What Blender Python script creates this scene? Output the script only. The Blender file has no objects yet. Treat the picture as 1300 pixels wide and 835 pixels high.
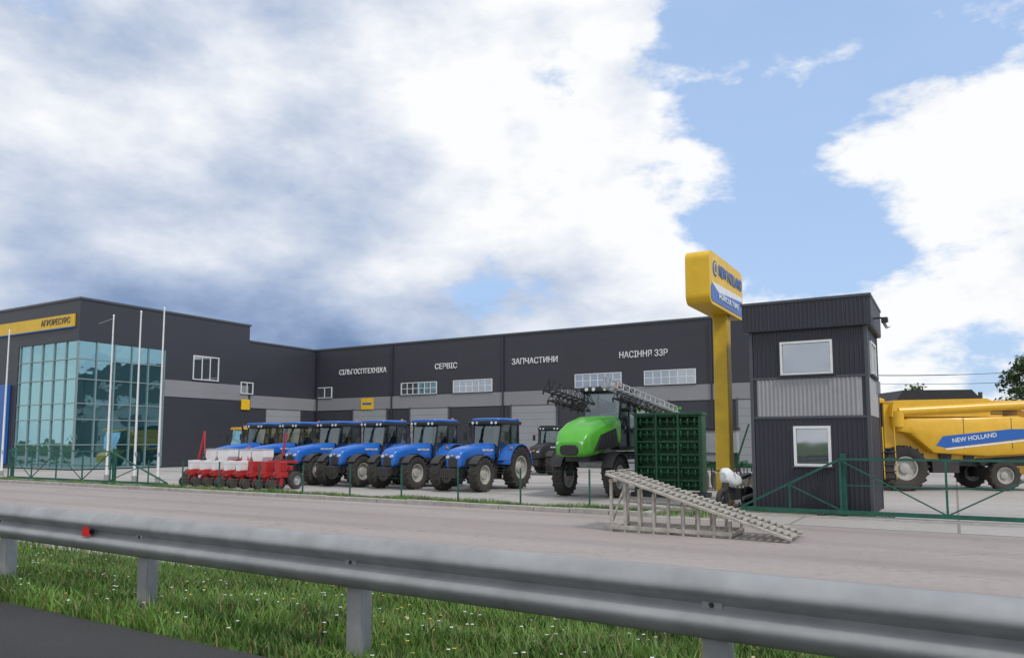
import bpy, math, random
from mathutils import Matrix, Vector
random.seed(7)
sc = bpy.context.scene
R = math.radians
PI = math.pi
TH = R(30.5)
CT, ST = math.cos(TH), math.sin(TH)

# ------------------------------------------------------------------ materials
def newmat(name):
    m = bpy.data.materials.new(name); m.use_nodes = True
    nt = m.node_tree
    return m, nt, nt.nodes["Principled BSDF"]

def mat(name, col, rough=0.5, metal=0.0, var=0.15, nscale=4.0, bump=0.0, bscale=60.0, coat=0.0, dirt=0.0, col2=None, spec=0.5):
    m, nt, b = newmat(name)
    N, L = nt.nodes, nt.links
    b.inputs["Roughness"].default_value = rough
    b.inputs["Metallic"].default_value = metal
    b.inputs["Coat Weight"].default_value = coat
    b.inputs["Coat Roughness"].default_value = 0.15
    b.inputs["Specular IOR Level"].default_value = spec
    tc = N.new("ShaderNodeTexCoord")
    nz = N.new("ShaderNodeTexNoise"); nz.inputs["Scale"].default_value = nscale
    nz.inputs["Detail"].default_value = 3; nz.inputs["Roughness"].default_value = 0.6
    L.new(tc.outputs["Object"], nz.inputs["Vector"])
    rp = N.new("ShaderNodeValToRGB")
    c1 = [c*(1-var) for c in col]; c2 = [min(1, c*(1+var)) for c in (col2 or col)]
    rp.color_ramp.elements[0].position = 0.3; rp.color_ramp.elements[1].position = 0.7
    rp.color_ramp.elements[0].color = (*c1, 1); rp.color_ramp.elements[1].color = (*c2, 1)
    L.new(nz.outputs["Fac"], rp.inputs["Fac"])
    out = rp.outputs["Color"]
    if dirt > 0:
        sx = N.new("ShaderNodeSeparateXYZ"); L.new(tc.outputs["Object"], sx.inputs[0])
        mr = N.new("ShaderNodeMapRange"); mr.inputs[1].default_value = 0.0; mr.inputs[2].default_value = 1.6
        mr.inputs[3].default_value = dirt; mr.inputs[4].default_value = 0.02
        L.new(sx.outputs["Z"], mr.inputs[0])
        mul = N.new("ShaderNodeMath"); mul.operation = 'MULTIPLY'
        L.new(mr.outputs[0], mul.inputs[0])
        n2 = N.new("ShaderNodeTexNoise"); n2.inputs["Scale"].default_value = 9; n2.inputs["Detail"].default_value = 4
        L.new(tc.outputs["Object"], n2.inputs["Vector"]); 
        ad = N.new("ShaderNodeMath"); ad.operation='ADD'; ad.inputs[1].default_value = 0.4
        L.new(n2.outputs["Fac"], ad.inputs[0]); L.new(ad.outputs[0], mul.inputs[1])
        mx = N.new("ShaderNodeMix"); mx.data_type = 'RGBA'
        L.new(mul.outputs[0], mx.inputs[0]); L.new(out, mx.inputs[6]); mx.inputs[7].default_value = (0.22, 0.18, 0.14, 1)
        out = mx.outputs[2]
    L.new(out, b.inputs["Base Color"])
    if bump > 0:
        n3 = N.new("ShaderNodeTexNoise"); n3.inputs["Scale"].default_value = bscale; n3.inputs["Detail"].default_value = 3
        L.new(tc.outputs["Object"], n3.inputs["Vector"])
        bp = N.new("ShaderNodeBump"); bp.inputs["Strength"].default_value = bump; bp.inputs["Distance"].default_value = 0.02
        L.new(n3.outputs["Fac"], bp.inputs["Height"]); L.new(bp.outputs[0], b.inputs["Normal"])
    return m

def mat_panel(name, col, axis, period, rough=0.45, line=0.02, dark=0.45, var=0.06, axis2=None, period2=6.0):
    m = mat(name, col, rough, var=var, nscale=0.35, spec=0.4)
    nt = m.node_tree; N, L = nt.nodes, nt.links; b = N["Principled BSDF"]
    tc = N.new("ShaderNodeTexCoord"); sx = N.new("ShaderNodeSeparateXYZ"); L.new(tc.outputs["Object"], sx.inputs[0])
    def ln(ax, per, lw):
        d = N.new("ShaderNodeMath"); d.operation='DIVIDE'; d.inputs[1].default_value = per; L.new(sx.outputs[ax], d.inputs[0])
        f = N.new("ShaderNodeMath"); f.operation='FRACT'; L.new(d.outputs[0], f.inputs[0])
        g = N.new("ShaderNodeMath"); g.operation='LESS_THAN'; g.inputs[1].default_value = lw/per; L.new(f.outputs[0], g.inputs[0])
        return g.outputs[0]
    o = ln(axis, period, line)
    if axis2:
        o2 = ln(axis2, period2, line)
        mxm = N.new("ShaderNodeMath"); mxm.operation='MAXIMUM'; L.new(o, mxm.inputs[0]); L.new(o2, mxm.inputs[1]); o = mxm.outputs[0]
    src = b.inputs["Base Color"].links[0].from_socket
    ml = N.new("ShaderNodeMath"); ml.operation='MULTIPLY'; ml.inputs[1].default_value = dark; L.new(o, ml.inputs[0])
    mx = N.new("ShaderNodeMix"); mx.data_type='RGBA'; L.new(ml.outputs[0], mx.inputs[0]); L.new(src, mx.inputs[6])
    mx.inputs[7].default_value = (0.004, 0.004, 0.005, 1)
    L.new(mx.outputs[2], b.inputs["Base Color"])
    return m

def mat_glass(name, tint, see=0.35, gl=(0.8, 0.9, 0.95), rough=0.03, base=(0.01,0.015,0.02), gfac=0.35, wob=.06):
    m = bpy.data.materials.new(name); m.use_nodes = True
    nt = m.node_tree; N, L = nt.nodes, nt.links; N.clear()
    o = N.new("ShaderNodeOutputMaterial")
    g = N.new("ShaderNodeBsdfGlossy"); g.inputs["Color"].default_value = (*gl, 1); g.inputs["Roughness"].default_value = rough
    tc = N.new("ShaderNodeTexCoord"); nz = N.new("ShaderNodeTexNoise"); nz.inputs["Scale"].default_value = 0.8
    bp = N.new("ShaderNodeBump"); bp.inputs["Strength"].default_value = wob; bp.inputs["Distance"].default_value = 0.1
    L.new(tc.outputs["Object"], nz.inputs["Vector"]); L.new(nz.outputs["Fac"], bp.inputs["Height"]); L.new(bp.outputs[0], g.inputs["Normal"])
    t = N.new("ShaderNodeBsdfTransparent"); t.inputs["Color"].default_value = (*tint, 1)
    d = N.new("ShaderNodeBsdfDiffuse"); d.inputs["Color"].default_value = (*base, 1)
    m1 = N.new("ShaderNodeMixShader"); m1.inputs[0].default_value = see
    L.new(d.outputs[0], m1.inputs[1]); L.new(t.outputs[0], m1.inputs[2])
    lw = N.new("ShaderNodeLayerWeight"); lw.inputs["Blend"].default_value = 0.25
    ad = N.new("ShaderNodeMath"); ad.operation='MAXIMUM'; ad.inputs[1].default_value = gfac; L.new(lw.outputs["Fresnel"], ad.inputs[0])
    m2 = N.new("ShaderNodeMixShader"); L.new(ad.outputs[0], m2.inputs[0])
    L.new(m1.outputs[0], m2.inputs[1]); L.new(g.outputs[0], m2.inputs[2]); L.new(m2.outputs[0], o.inputs[0])
    return m

BLUE = mat("tractor_blue_paint", (0.008, 0.125, 0.50), 0.36, var=0.10, coat=0.25, dirt=0.2)
BLACK = mat("black_plastic", (0.015, 0.015, 0.017), 0.5, var=0.2, dirt=0.25)
RUBBER = mat("tyre_rubber", (0.020, 0.019, 0.019), 0.85, var=0.3, nscale=12, bump=0.3, dirt=0.22)
RIM = mat("wheel_rim_paint", (0.42, 0.41, 0.37), 0.45, var=0.15, dirt=0.2)
CGLASS = mat_glass("cab_glass", (0.45, 0.55, 0.55), see=0.75, gfac=0.16)
WGLASS = mat_glass("window_glass", (0.3, 0.35, 0.35), see=0.0, base=(0.05,0.055,0.06), gfac=0.5, gl=(0.75,0.8,0.85))
TEAL = mat_glass("showroom_glass", (0.35, 0.65, 0.65), see=0.5, base=(0.03, 0.12, 0.13), gfac=0.55, gl=(0.48, 0.80, 0.87), wob=.12)
WHITE = mat("white_paint", (0.75, 0.75, 0.74), 0.4, var=0.06)
LETTER = mat("letter_white", (0.80, 0.80, 0.80), 0.5, var=0.02)
YEL = mat("yellow_paint", (0.74, 0.42, 0.02), 0.38, var=0.07, coat=0.2, dirt=0.18)
YSIGN = mat("sign_yellow", (0.76, 0.47, 0.02), 0.45, var=0.08, nscale=2)
YDARK = mat("sign_yellow_pole", (0.62, 0.40, 0.02), 0.45, var=0.15, nscale=2)
BSIGN = mat("sign_blue", (0.02, 0.12, 0.42), 0.4, var=0.05)
RED = mat("implement_red", (0.45, 0.015, 0.02), 0.45, var=0.15, coat=0.15, dirt=0.1)
LIME = mat("sprayer_green", (0.09, 0.42, 0.03), 0.36, var=0.08, coat=0.25)
DGREEN = mat("implement_dark_green", (0.010, 0.085, 0.035), 0.45, var=0.25, nscale=8)
FGREEN = mat("fence_green", (0.012, 0.095, 0.065), 0.5, var=0.25, nscale=6)
GALV = mat("galvanised_steel", (0.33, 0.34, 0.34), 0.52, 0.3, var=0.2, nscale=3, bump=0.08, bscale=14, dirt=0.25)
GALV2 = mat("aged_aluminium", (0.42, 0.39, 0.34), 0.6, 0.2, var=0.25, nscale=6, bump=0.1)
STEEL = mat("dark_steel", (0.05, 0.05, 0.055), 0.5, 0.4, var=0.3)
GREYP = mat("grey_plastic", (0.35, 0.36, 0.37), 0.5, var=0.1)
WALL = mat_panel("wall_panel_dark", (0.044, 0.046, 0.056), "Z", 1.02, dark=.35, axis2=None)
WALLV = mat("siding_dark", (0.034, 0.036, 0.047), 0.42, var=0.08, nscale=1.2)
BAND = mat_panel("wall_panel_grey", (0.25, 0.25, 0.26), "Z", 1.02, dark=0.2)
BANDV = mat("siding_grey", (0.34, 0.34, 0.35), 0.5, var=0.05)
DOORM = mat_panel("roller_door", (0.30, 0.31, 0.32), "Z", 0.45, dark=0.35, line=0.03)
TRIM = mat("metal_trim", (0.07, 0.075, 0.085), 0.4, var=0.08)
MULL = mat("mullion", (0.24, 0.32, 0.32), 0.4, 0.3, var=0.05)
REDREF = mat("red_reflector", (0.65, 0.01, 0.01), 0.3, var=0.02)
INTER = mat("interior_grey", (0.10, 0.11, 0.11), 0.8, var=0.3)
CONC = mat("kerb_concrete", (0.36, 0.34, 0.31), 0.85, var=0.2, bump=0.3)
ORANGE = mat("light_lens", (0.8, 0.25, 0.02), 0.3, var=0.02)
LAMP = mat("head_lamp", (0.75, 0.78, 0.8), 0.12, 0.3, var=0.05)

# ------------------------------------------------------------------ mesh builder
class MB:
    def __init__(s): s.V=[]; s.F=[]; s.I=[]; s.S=[]; s.mats=[]; s.M=Matrix.Identity(4)
    def mi(s, m):
        if m not in s.mats: s.mats.append(m)
        return s.mats.index(m)
    def add(s, vs, fs, m, smooth=False, M=None):
        o = len(s.V); T = s.M @ M if M is not None else s.M
        s.V += [tuple(T @ Vector(v)) for v in vs]
        k = s.mi(m)
        for f in fs: s.F.append(tuple(i+o for i in f)); s.I.append(k); s.S.append(smooth)
    def box(s, x0, x1, y0, y1, z0, z1, m, M=None):
        vs = [(x0,y0,z0),(x1,y0,z0),(x1,y1,z0),(x0,y1,z0),(x0,y0,z1),(x1,y0,z1),(x1,y1,z1),(x0,y1,z1)]
        s.add(vs, [(0,3,2,1),(4,5,6,7),(0,1,5,4),(1,2,6,5),(2,3,7,6),(3,0,4,7)], m, False, M)
    def bar(s, p, q, w, h, m):
        p, q = Vector(p), Vector(q); d = q-p; L = d.length
        M = Matrix.Translation(p) @ d.to_track_quat('Z', 'Y').to_matrix().to_4x4()
        s.box(-w/2, w/2, -h/2, h/2, 0, L, m, M)
    def cyl(s, p, q, r, m, seg=14, r2=None, caps=True):
        p, q = Vector(p), Vector(q); d = q-p; L = d.length
        r2 = r if r2 is None else r2
        M = Matrix.Translation(p) @ d.to_track_quat('Z', 'Y').to_matrix().to_4x4()
        vs = [(r*math.cos(2*PI*i/seg), r*math.sin(2*PI*i/seg), 0) for i in range(seg)] + \
             [(r2*math.cos(2*PI*i/seg), r2*math.sin(2*PI*i/seg), L) for i in range(seg)]
        fs = [(i, (i+1)%seg, seg+(i+1)%seg, seg+i) for i in range(seg)]
        s.add(vs, fs, m, True, M)
        if caps: s.add(vs, [tuple(range(seg))[::-1], tuple(range(seg, 2*seg))], m, False, M)
    def prism(s, poly, a0, a1, m, axis='x', M=None, smooth=False):
        n = len(poly)
        def P(a, u, v):
            return {'x': (a,u,v), 'y': (u,a,v), 'z': (u,v,a)}[axis]
        vs = [P(a0,u,v) for u,v in poly] + [P(a1,u,v) for u,v in poly]
        s.add(vs, [tuple(range(n))[::-1], tuple(range(n,2*n))], m, False, M)
        s.add(vs, [(i,(i+1)%n,n+(i+1)%n,n+i) for i in range(n)], m, smooth, M)
    def lathe(s, prof, m, M, seg=32, smooth=True):
        vs=[]; n=len(prof)
        for i in range(seg):
            a=2*PI*i/seg
            for r,h in prof: vs.append((h, r*math.cos(a), r*math.sin(a)))
        fs=[]
        for i in range(seg):
            j=(i+1)%seg
            for k in range(n-1): fs.append((i*n+k, j*n+k, j*n+k+1, i*n+k+1))
        s.add(vs, fs, m, smooth, M)
    def loft(s, secs, m, axis='y', seg=24, p=4.0, smooth=True):
        vs=[]
        for (a,cx,cz,hw,hh) in secs:
            for i in range(seg):
                t=2*PI*i/seg; c,sn=math.cos(t),math.sin(t)
                u=cx+hw*math.copysign(abs(c)**(2/p),c); v=cz+hh*math.copysign(abs(sn)**(2/p),sn)
                vs.append((u,a,v) if axis=='y' else (a,u,v))
        fs=[]; K=len(secs)
        for k in range(K-1):
            for i in range(seg):
                j=(i+1)%seg; fs.append((k*seg+i,k*seg+j,(k+1)*seg+j,(k+1)*seg+i))
        s.add(vs, fs, m, smooth); s.add(vs, [tuple(range(seg)), tuple(range((K-1)*seg,K*seg))[::-1]], m, False)
    def wheel(s, c, r, w, rr, rim=None, lugs=18, axis='x'):
        rim = rim or RIM
        M = Matrix.Translation(c)
        if axis=='y': M = M @ Matrix.Rotation(PI/2,4,'Z')
        d = r-rr
        s.lathe([(rr,-w*.40),(rr+.15*d,-w*.47),(rr+.55*d,-w*.52),(r*.93,-w*.47),(r*.965,-w*.36),(r*.965,w*.36),(r*.93,w*.47),(rr+.55*d,w*.52),(rr+.15*d,w*.47),(rr,w*.40)], RUBBER, M, 36)
        if lugs:
            for i in range(lugs):
                for sd in (-1,1):
                    a = 2*PI*(i+(.5 if sd>0 else 0))/lugs
                    T = M @ Matrix.Rotation(a,4,'X') @ Matrix.Translation((sd*w*.25,0,r*.965)) @ Matrix.Rotation(sd*R(32),4,'Z')
                    s.box(-w*.28, w*.28, -r*.035, r*.035, -r*.03, r*.04, RUBBER, T)
        for sd in (-1,1):
            s.lathe([(rr*1.02,sd*w*.43),(rr*.93,sd*w*.42),(rr*.88,sd*w*.22),(rr*.5,sd*w*.16),(rr*.42,sd*w*.30),(rr*.25,sd*w*.32),(0.001,sd*w*.34)], rim, M, 28)
            for i in range(8):
                T = M @ Matrix.Rotation(2*PI*i/8,4,'X')
                s.box(sd*w*.17 - .01, sd*w*.17+.02, -r*.02, r*.02, rr*.64, rr*.70, STEEL, T)
    def obj(s, name, parent=None, bevel=0, sharp=35, sol=0):
        me = bpy.data.meshes.new(name); me.from_pydata(s.V, [], s.F)
        for m in s.mats: me.materials.append(m)
        me.polygons.foreach_set("material_index", s.I); me.polygons.foreach_set("use_smooth", s.S)
        me.update()
        if any(s.S): me.set_sharp_from_angle(angle=R(sharp))
        ob = bpy.data.objects.new(name, me); sc.collection.objects.link(ob)
        if parent: ob.parent = parent
        if bevel:
            b = ob.modifiers.new("bevel", 'BEVEL'); b.width = bevel; b.segments = 2; b.limit_method='ANGLE'; b.angle_limit=R(40)
        if sol:
            b = ob.modifiers.new("sol", 'SOLIDIFY'); b.thickness = sol
        return ob

def root(name, loc=(0,0,0), rz=0, s=1):
    e = bpy.data.objects.new(name, None); e.location = loc; e.rotation_euler = (0,0,rz); e.scale=(s,s,s)
    e.empty_display_size = 0.3
    sc.collection.objects.link(e); return e

def dup(src, name, loc, rz=0, s=1, swap=None):
    e = root(name, loc, rz, s)
    for c in src.children:
        o = c.copy(); sc.collection.objects.link(o); o.parent = e
        if swap and o.type=='MESH':
            o.data = o.data.copy()
            for i, m in enumerate(o.data.materials):
                if m in swap: o.data.materials[i] = swap[m]
    return e

def text(parent, name, s, loc, rot, width, height, m, ext=0.02, shear=0, bold=0.0):
    cu = bpy.data.curves.new(name, 'FONT'); cu.body = s; cu.extrude = ext; cu.align_x='CENTER'; cu.align_y='CENTER'
    cu.shear = shear; cu.offset = bold
    cu.materials.append(m)
    o = bpy.data.objects.new(name, cu); sc.collection.objects.link(o)
    bpy.context.view_layer.update()
    d = o.dimensions.copy()
    o.scale = (width/max(d.x,.01), height/max(d.y,.01), 1)
    o.location = loc; o.rotation_euler = rot; o.parent = parent
    return o

# ------------------------------------------------------------------ ground
def sheet(name, pts, m):
    mb = MB(); mb.add(pts, [tuple(range(len(pts)))], m); return mb.obj(name)

def ground_mat(name, c1, c2, c3, s1=0.25, s2=3.0, rough=0.9, bump=0.4, bs=80, crack=False, stretch=None, spec=.3, patches=False):
    m, nt, b = newmat(name); N, L = nt.nodes, nt.links
    b.inputs["Roughness"].default_value = rough; b.inputs["Specular IOR Level"].default_value = spec
    tc = N.new("ShaderNodeTexCoord")
    mp = N.new("ShaderNodeMapping"); L.new(tc.outputs["Object"], mp.inputs[0])
    if stretch: mp.inputs["Scale"].default_value = stretch
    a = N.new("ShaderNodeTexNoise"); a.inputs["Scale"].default_value=s1; a.inputs["Detail"].default_value=4; L.new(mp.outputs[0], a.inputs[0])
    d = N.new("ShaderNodeTexNoise"); d.inputs["Scale"].default_value=s2; d.inputs["Detail"].default_value=6; d.inputs["Roughness"].default_value=.7; L.new(tc.outputs["Object"], d.inputs[0])
    r = N.new("ShaderNodeValToRGB"); r.color_ramp.elements[0].position=.35; r.color_ramp.elements[1].position=.65
    r.color_ramp.elements[0].color=(*c1,1); r.color_ramp.elements[1].color=(*c2,1); L.new(a.outputs[0], r.inputs[0])
    r2 = N.new("ShaderNodeMapRange"); r2.inputs[1].default_value=.45; r2.inputs[2].default_value=.8; r2.inputs[4].default_value=.7; L.new(d.outputs[0], r2.inputs[0])
    mx = N.new("ShaderNodeMix"); mx.data_type='RGBA'; L.new(r2.outputs[0], mx.inputs[0]); L.new(r.outputs[0], mx.inputs[6]); mx.inputs[7].default_value=(*c3,1)
    out = mx.outputs[2]
    if patches:
        vo = N.new("ShaderNodeTexVoronoi"); vo.feature='DISTANCE_TO_EDGE'; vo.inputs["Scale"].default_value=.35
        wn = N.new("ShaderNodeTexNoise"); wn.inputs["Scale"].default_value=1.5; wn.inputs["Detail"].default_value=4; L.new(tc.outputs["Object"], wn.inputs[0])
        va = N.new("ShaderNodeVectorMath"); va.operation='ADD'; L.new(tc.outputs["Object"], va.inputs[0]); L.new(wn.outputs["Color"], va.inputs[1]); L.new(va.outputs[0], vo.inputs[0])
        mr = N.new("ShaderNodeMapRange"); mr.inputs[1].default_value=0; mr.inputs[2].default_value=.012; mr.inputs[3].default_value=.2; mr.inputs[4].default_value=0; L.new(vo.outputs["Distance"], mr.inputs[0])
        m3 = N.new("ShaderNodeMix"); m3.data_type='RGBA'; L.new(mr.outputs[0], m3.inputs[0]); L.new(out, m3.inputs[6]); m3.inputs[7].default_value=(.08,.07,.06,1); out=m3.outputs[2]
        # tyre tracks: soft bands of darker, dust-free asphalt along the road
        sp_=N.new("ShaderNodeSeparateXYZ"); L.new(tc.outputs["Object"], sp_.inputs[0])
        wv=N.new("ShaderNodeMath"); wv.operation='SINE'; mu=N.new("ShaderNodeMath"); mu.operation='MULTIPLY_ADD'; mu.inputs[1].default_value=3.3; L.new(sp_.outputs["Y"],mu.inputs[0]); L.new(a.outputs[0],mu.inputs[2]); L.new(mu.outputs[0],wv.inputs[0])
        m5=N.new("ShaderNodeMapRange"); m5.inputs[1].default_value=.2; m5.inputs[2].default_value=1; m5.inputs[4].default_value=.22; L.new(wv.outputs[0],m5.inputs[0])
        m4 = N.new("ShaderNodeMix"); m4.data_type='RGBA'; L.new(m5.outputs[0], m4.inputs[0]); L.new(out, m4.inputs[6]); m4.inputs[7].default_value=(.17,.15,.14,1); out=m4.outputs[2]
    if crack:
        br = N.new("ShaderNodeTexBrick"); br.offset=0; br.inputs["Scale"].default_value=1.0
        br.inputs["Brick Width"].default_value=3.0; br.inputs["Row Height"].default_value=3.0; br.inputs["Mortar Size"].default_value=0.03
        br.inputs["Color1"].default_value=(1,1,1,1); br.inputs["Color2"].default_value=(.88,.88,.88,1); br.inputs["Mortar"].default_value=(.45,.43,.4,1)
        L.new(tc.outputs["Object"], br.inputs[0])
        m2 = N.new("ShaderNodeMix"); m2.data_type='RGBA'; m2.blend_type='MULTIPLY'; m2.inputs[0].default_value=.8
        L.new(out, m2.inputs[6]); L.new(br.outputs[0], m2.inputs[7]); out=m2.outputs[2]
    L.new(out, b.inputs["Base Color"])
    n3 = N.new("ShaderNodeTexNoise"); n3.inputs["Scale"].default_value=bs; L.new(tc.outputs["Object"], n3.inputs[0])
    bp = N.new("ShaderNodeBump"); bp.inputs["Strength"].default_value=bump; bp.inputs["Distance"].default_value=.01
    L.new(n3.outputs[0], bp.inputs["Height"]); L.new(bp.outputs[0], b.inputs["Normal"])
    return m

GRASSG = ground_mat("grass_ground", (0.045,0.085,0.02),(0.07,0.13,0.03),(0.10,0.09,0.05), .6, 5)
ROADM = ground_mat("dusty_asphalt", (0.315,0.27,0.25),(0.375,0.33,0.305),(0.26,0.23,0.212), .35, 6, stretch=(.25,1,1), patches=True)
YARDM = ground_mat("yard_concrete", (0.39,0.365,0.335),(0.45,0.42,0.39),(0.31,0.29,0.265), .2, 4, crack=True)
ASPH = ground_mat("highway_asphalt", (0.034,0.034,0.036),(0.05,0.05,0.05),(0.06,0.058,0.055), .5, 40, bump=.8)

mb = MB()
prof = [(-1500,.33),(3.4,.33),(4.3,.30),(5.4,.12),(6.8,-.015),(60,-.02),(1500,-.02)]
xs = [-1500,-60,-20,0,20,60,1500]
vs = [(x,y,z) for x in xs for y,z in prof]; n=len(prof)
fs = [(i*n+k,(i+1)*n+k,(i+1)*n+k+1,i*n+k+1) for i in range(len(xs)-1) for k in range(n-1)]
mb.add(vs, fs, GRASSG, True); mb.obj("ground")
sheet("highway", [(-400,-9,.345),(400,-9,.345),(400,3.4,.345),(-400,3.4,.345)], ASPH)
mb = MB()
mb.box(-400,400,1.35,1.47,.347,.352,WHITE)
for i in range(-30,30): mb.box(i*6,i*6+2,-2.46,-2.34,.347,.352,WHITE)
mb.obj("road_marking")
sheet("road", [(-400,6.7,.0),(400,6.7,.0),(400,16.3,.0),(-400,16.3,.0)], ROADM)
sheet("yard", [(-85,16.3,.004),(60,16.3,.004),(60,90,.004),(-85,90,.004)], YARDM)
mb = MB(); x=-84.0
while x < -6.2:
    mb.box(x, x+.985, 16.3+random.uniform(-.01,.01), 16.46, -.02, .115+random.uniform(-.008,.008), CONC); x+=1.0
mb.box(-6.2,-6.0,16.3,18.2,-.02,.11,CONC)
mb.obj("kerb", bevel=.015)
sheet("verge", [(-84,16.46,.06),(-6.2,16.46,.06),(-6.2,17.25,.05),(-84,17.25,.05)], GRASSG)
mb = MB(); mb.box(-6.0,12,18.15,18.62,-.02,.03,CONC); mb.obj("gate_track", bevel=.01)

def grass(name, regions, m, flowers=0, h=(.05,.16)):
    V=[];F=[];I=[]
    for (x0,x1,y0,y1,zf,cnt) in regions:
        for _ in range(cnt):
            x=random.uniform(x0,x1); y=random.uniform(y0,y1); z=zf(y)
            k = .55+.45*math.sin(x*1.7+math.sin(y*2.3)*2)*math.sin(y*1.9+x*.6)
            hh=random.uniform(*h)*(.5+.9*k); a=random.uniform(0,PI); w=random.uniform(.004,.009)
            lx,ly=random.gauss(0,.35)*hh,random.gauss(0,.35)*hh
            o=len(V); c,s=math.cos(a)*w,math.sin(a)*w
            V+= [(x-c,y-s,z-.01),(x+c,y+s,z-.01),(x+c*.7+lx*.4,y+s*.7+ly*.4,z+hh*.6),(x-c*.7+lx*.4,y-s*.7+ly*.4,z+hh*.6),(x+lx,y+ly,z+hh)]
            dry = 3 if random.random()<.10 else 0
            F+= [(o,o+1,o+2,o+3),(o+3,o+2,o+4)]; I+=[dry,dry]
        for _ in range(int(flowers*cnt)):
            x=random.uniform(x0,x1); y=random.uniform(y0,y1); z=zf(y)+random.uniform(.08,.15); r=.013; o=len(V)
            V+=[(x+r*math.cos(j*PI/3),y+r*math.sin(j*PI/3),z+.004*(j%2)) for j in range(6)]; F.append(tuple(range(o,o+6))); I.append(random.choice((1,1,2)))
    me=bpy.data.meshes.new(name); me.from_pydata(V,[],F)
    for mm in (m,WHITE,YEL,DRY): me.materials.append(mm)
    me.polygons.foreach_set("material_index",I)
    ob=bpy.data.objects.new(name,me); sc.collection.objects.link(ob)
BLADE = mat("grass_blades", (0.06,0.13,0.02), 0.6, var=.35, nscale=1.6, col2=(0.12,0.22,0.035))
DRY = mat("dry_grass_blades", (0.22,0.18,0.08), 0.7, var=.3, nscale=2.2)
def zf(y):
    for (a,za),(b,zb) in zip(prof[:-1],prof[1:]):
        if a<=y<=b: return za+(zb-za)*(y-a)/(b-a)
    return 0
grass("grass", [(-14,-2,3.42,5.6,zf,56000),(-2,3,3.42,5.2,zf,14000),(-26,-8,4.5,6.75,zf,15000),(-8,4,5.4,6.72,zf,20000)], BLADE, flowers=.005)
grass("weeds", [(-26,-6.2,16.5,17.2,lambda y:.05,14000),(-5.8,-1.2,18.62,18.78,lambda y:.0,1500),(-50,-26,16.5,17.2,lambda y:.05,6000),(-6.6,-4.2,16.6,18.1,lambda y:.0,1800)], BLADE, h=(.04,.15))

# ------------------------------------------------------------------ guardrail
g = root("guardrail",(-6,3.72,0),R(-2.0))
mb = MB()
rp = [(0.0,0.0),(-.022,-.004),(-.04,-.02),(-.075,-.055),(-.083,-.075),(-.08,-.10),(-.02,-.135),(-.005,-.155),(-.02,-.175),(-.08,-.21),(-.083,-.235),(-.075,-.255),(-.04,-.29),(-.022,-.306),(0,-.31)]
vs=[]; xs=[-40+i*2.3*2 for i in range(14)]
for x in xs:
    for dy,dz in rp: vs.append((x,dy,1.10+dz))
n=len(rp); fs=[(i*n+k,(i+1)*n+k,(i+1)*n+k+1,i*n+k+1) for i in range(len(xs)-1) for k in range(n-1)]
mb.add(vs,fs,GALV,True); mb.obj("beam",g,sharp=60,sol=.004)
mb = MB(); x=.4-2.3*17
while x<20:
    mb.box(x-.06,x+.06,.015,.025,.1,1.07,GALV); mb.box(x-.06,x-.052,.025,.12,.1,1.07,GALV); mb.box(x+.052,x+.06,.025,.12,.1,1.07,GALV)
    mb.box(x-.05,x+.05,-.02,.015,.84,1.04,GALV)
    mb.cyl((x,-.01,.945),(x,-.022,.945),.014,STEEL,6)
    x+=2.3
mb.obj("posts",g,bevel=.004)
mb = MB(); mb.prism([(-.33,.915),(-.21,.915),(-.235,.99),(-.305,.99)],-.085,-.078,REDREF,'y'); mb.box(-.28,-.26,-.078,-.02,.93,.96,STEEL); mb.obj("reflector",g)

# ------------------------------------------------------------------ main building
def window(mb, plane, a0, a1, z0, z1, pos, nv=1, nh=0, fw=.06, facing=-1):
    def bx(u0,u1,v0,v1,d0,d1,m):
        if plane=='y': mb.box(u0,u1,pos-d1,pos-d0,v0,v1,m)
        else: mb.box(pos+d0,pos+d1,u0,u1,v0,v1,m)
    bx(a0+.01,a1-.01,z0+.01,z1-.01,-.02,.02,WGLASS)
    bx(a0-fw,a0,z0-fw,z1+fw,-.02,.06,WHITE); bx(a1,a1+fw,z0-fw,z1+fw,-.02,.06,WHITE)
    bx(a0,a1,z0-fw,z0,-.02,.058,WHITE); bx(a0,a1,z1,z1+fw,-.02,.058,WHITE)
    for i in range(1,nv+1):
        u=a0+(a1-a0)*i/(nv+1); bx(u-fw*.4,u+fw*.4,z0,z1,-.02,.05,WHITE)
    for i in range(1,nh+1):
        v=z0+(z1-z0)*i/(nh+1); bx(a0,a1,v-fw*.35,v+fw*.35,-.02,.045,WHITE)
    bx(a0-fw-.04,a1+fw+.04,z0-fw-.03,z0-fw,-.02,.1,TRIM)

b = root("dealership_building")
WX=-44.5
mb = MB()
mb.box(-62,-6,44,66,0,9.0,WALL)
mb.box(-62,WX,37.4,44.0-.003,0,9.0,WALL)
mb.obj("main_hall",b)
mb = MB()
mb.box(-72,WX,30.6,37.4-.003,0,10.15,WALL)
mb.box(-72,WX,24.9,30.6-.003,7.68,10.15,WALL)
mb.box(-72,-51.2,24.9,30.6-.003,0,7.68-.003,WALL)
mb.box(-51.19,WX-.25,25.2,30.5,0,.12,INTER); mb.box(-51.19,WX-.6,25.6,30.5,3.75,4.05,INTER)
mb.box(-51.19,WX-.25,25.2,30.5,7.6,7.675,INTER)
mb.cyl((-45.6,26,0),(-45.6,26,7.6),.18,WHITE); mb.cyl((-49,26,0),(-49,26,7.6),.18,WHITE)
mb.box(-49.5,-48,27.2,27.9,.12,1.2,WHITE); mb.box(-47.5,-46.6,28,29,.12,1.0,BLUE)
mb.obj("showroom_block",b)
mb = MB()
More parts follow.
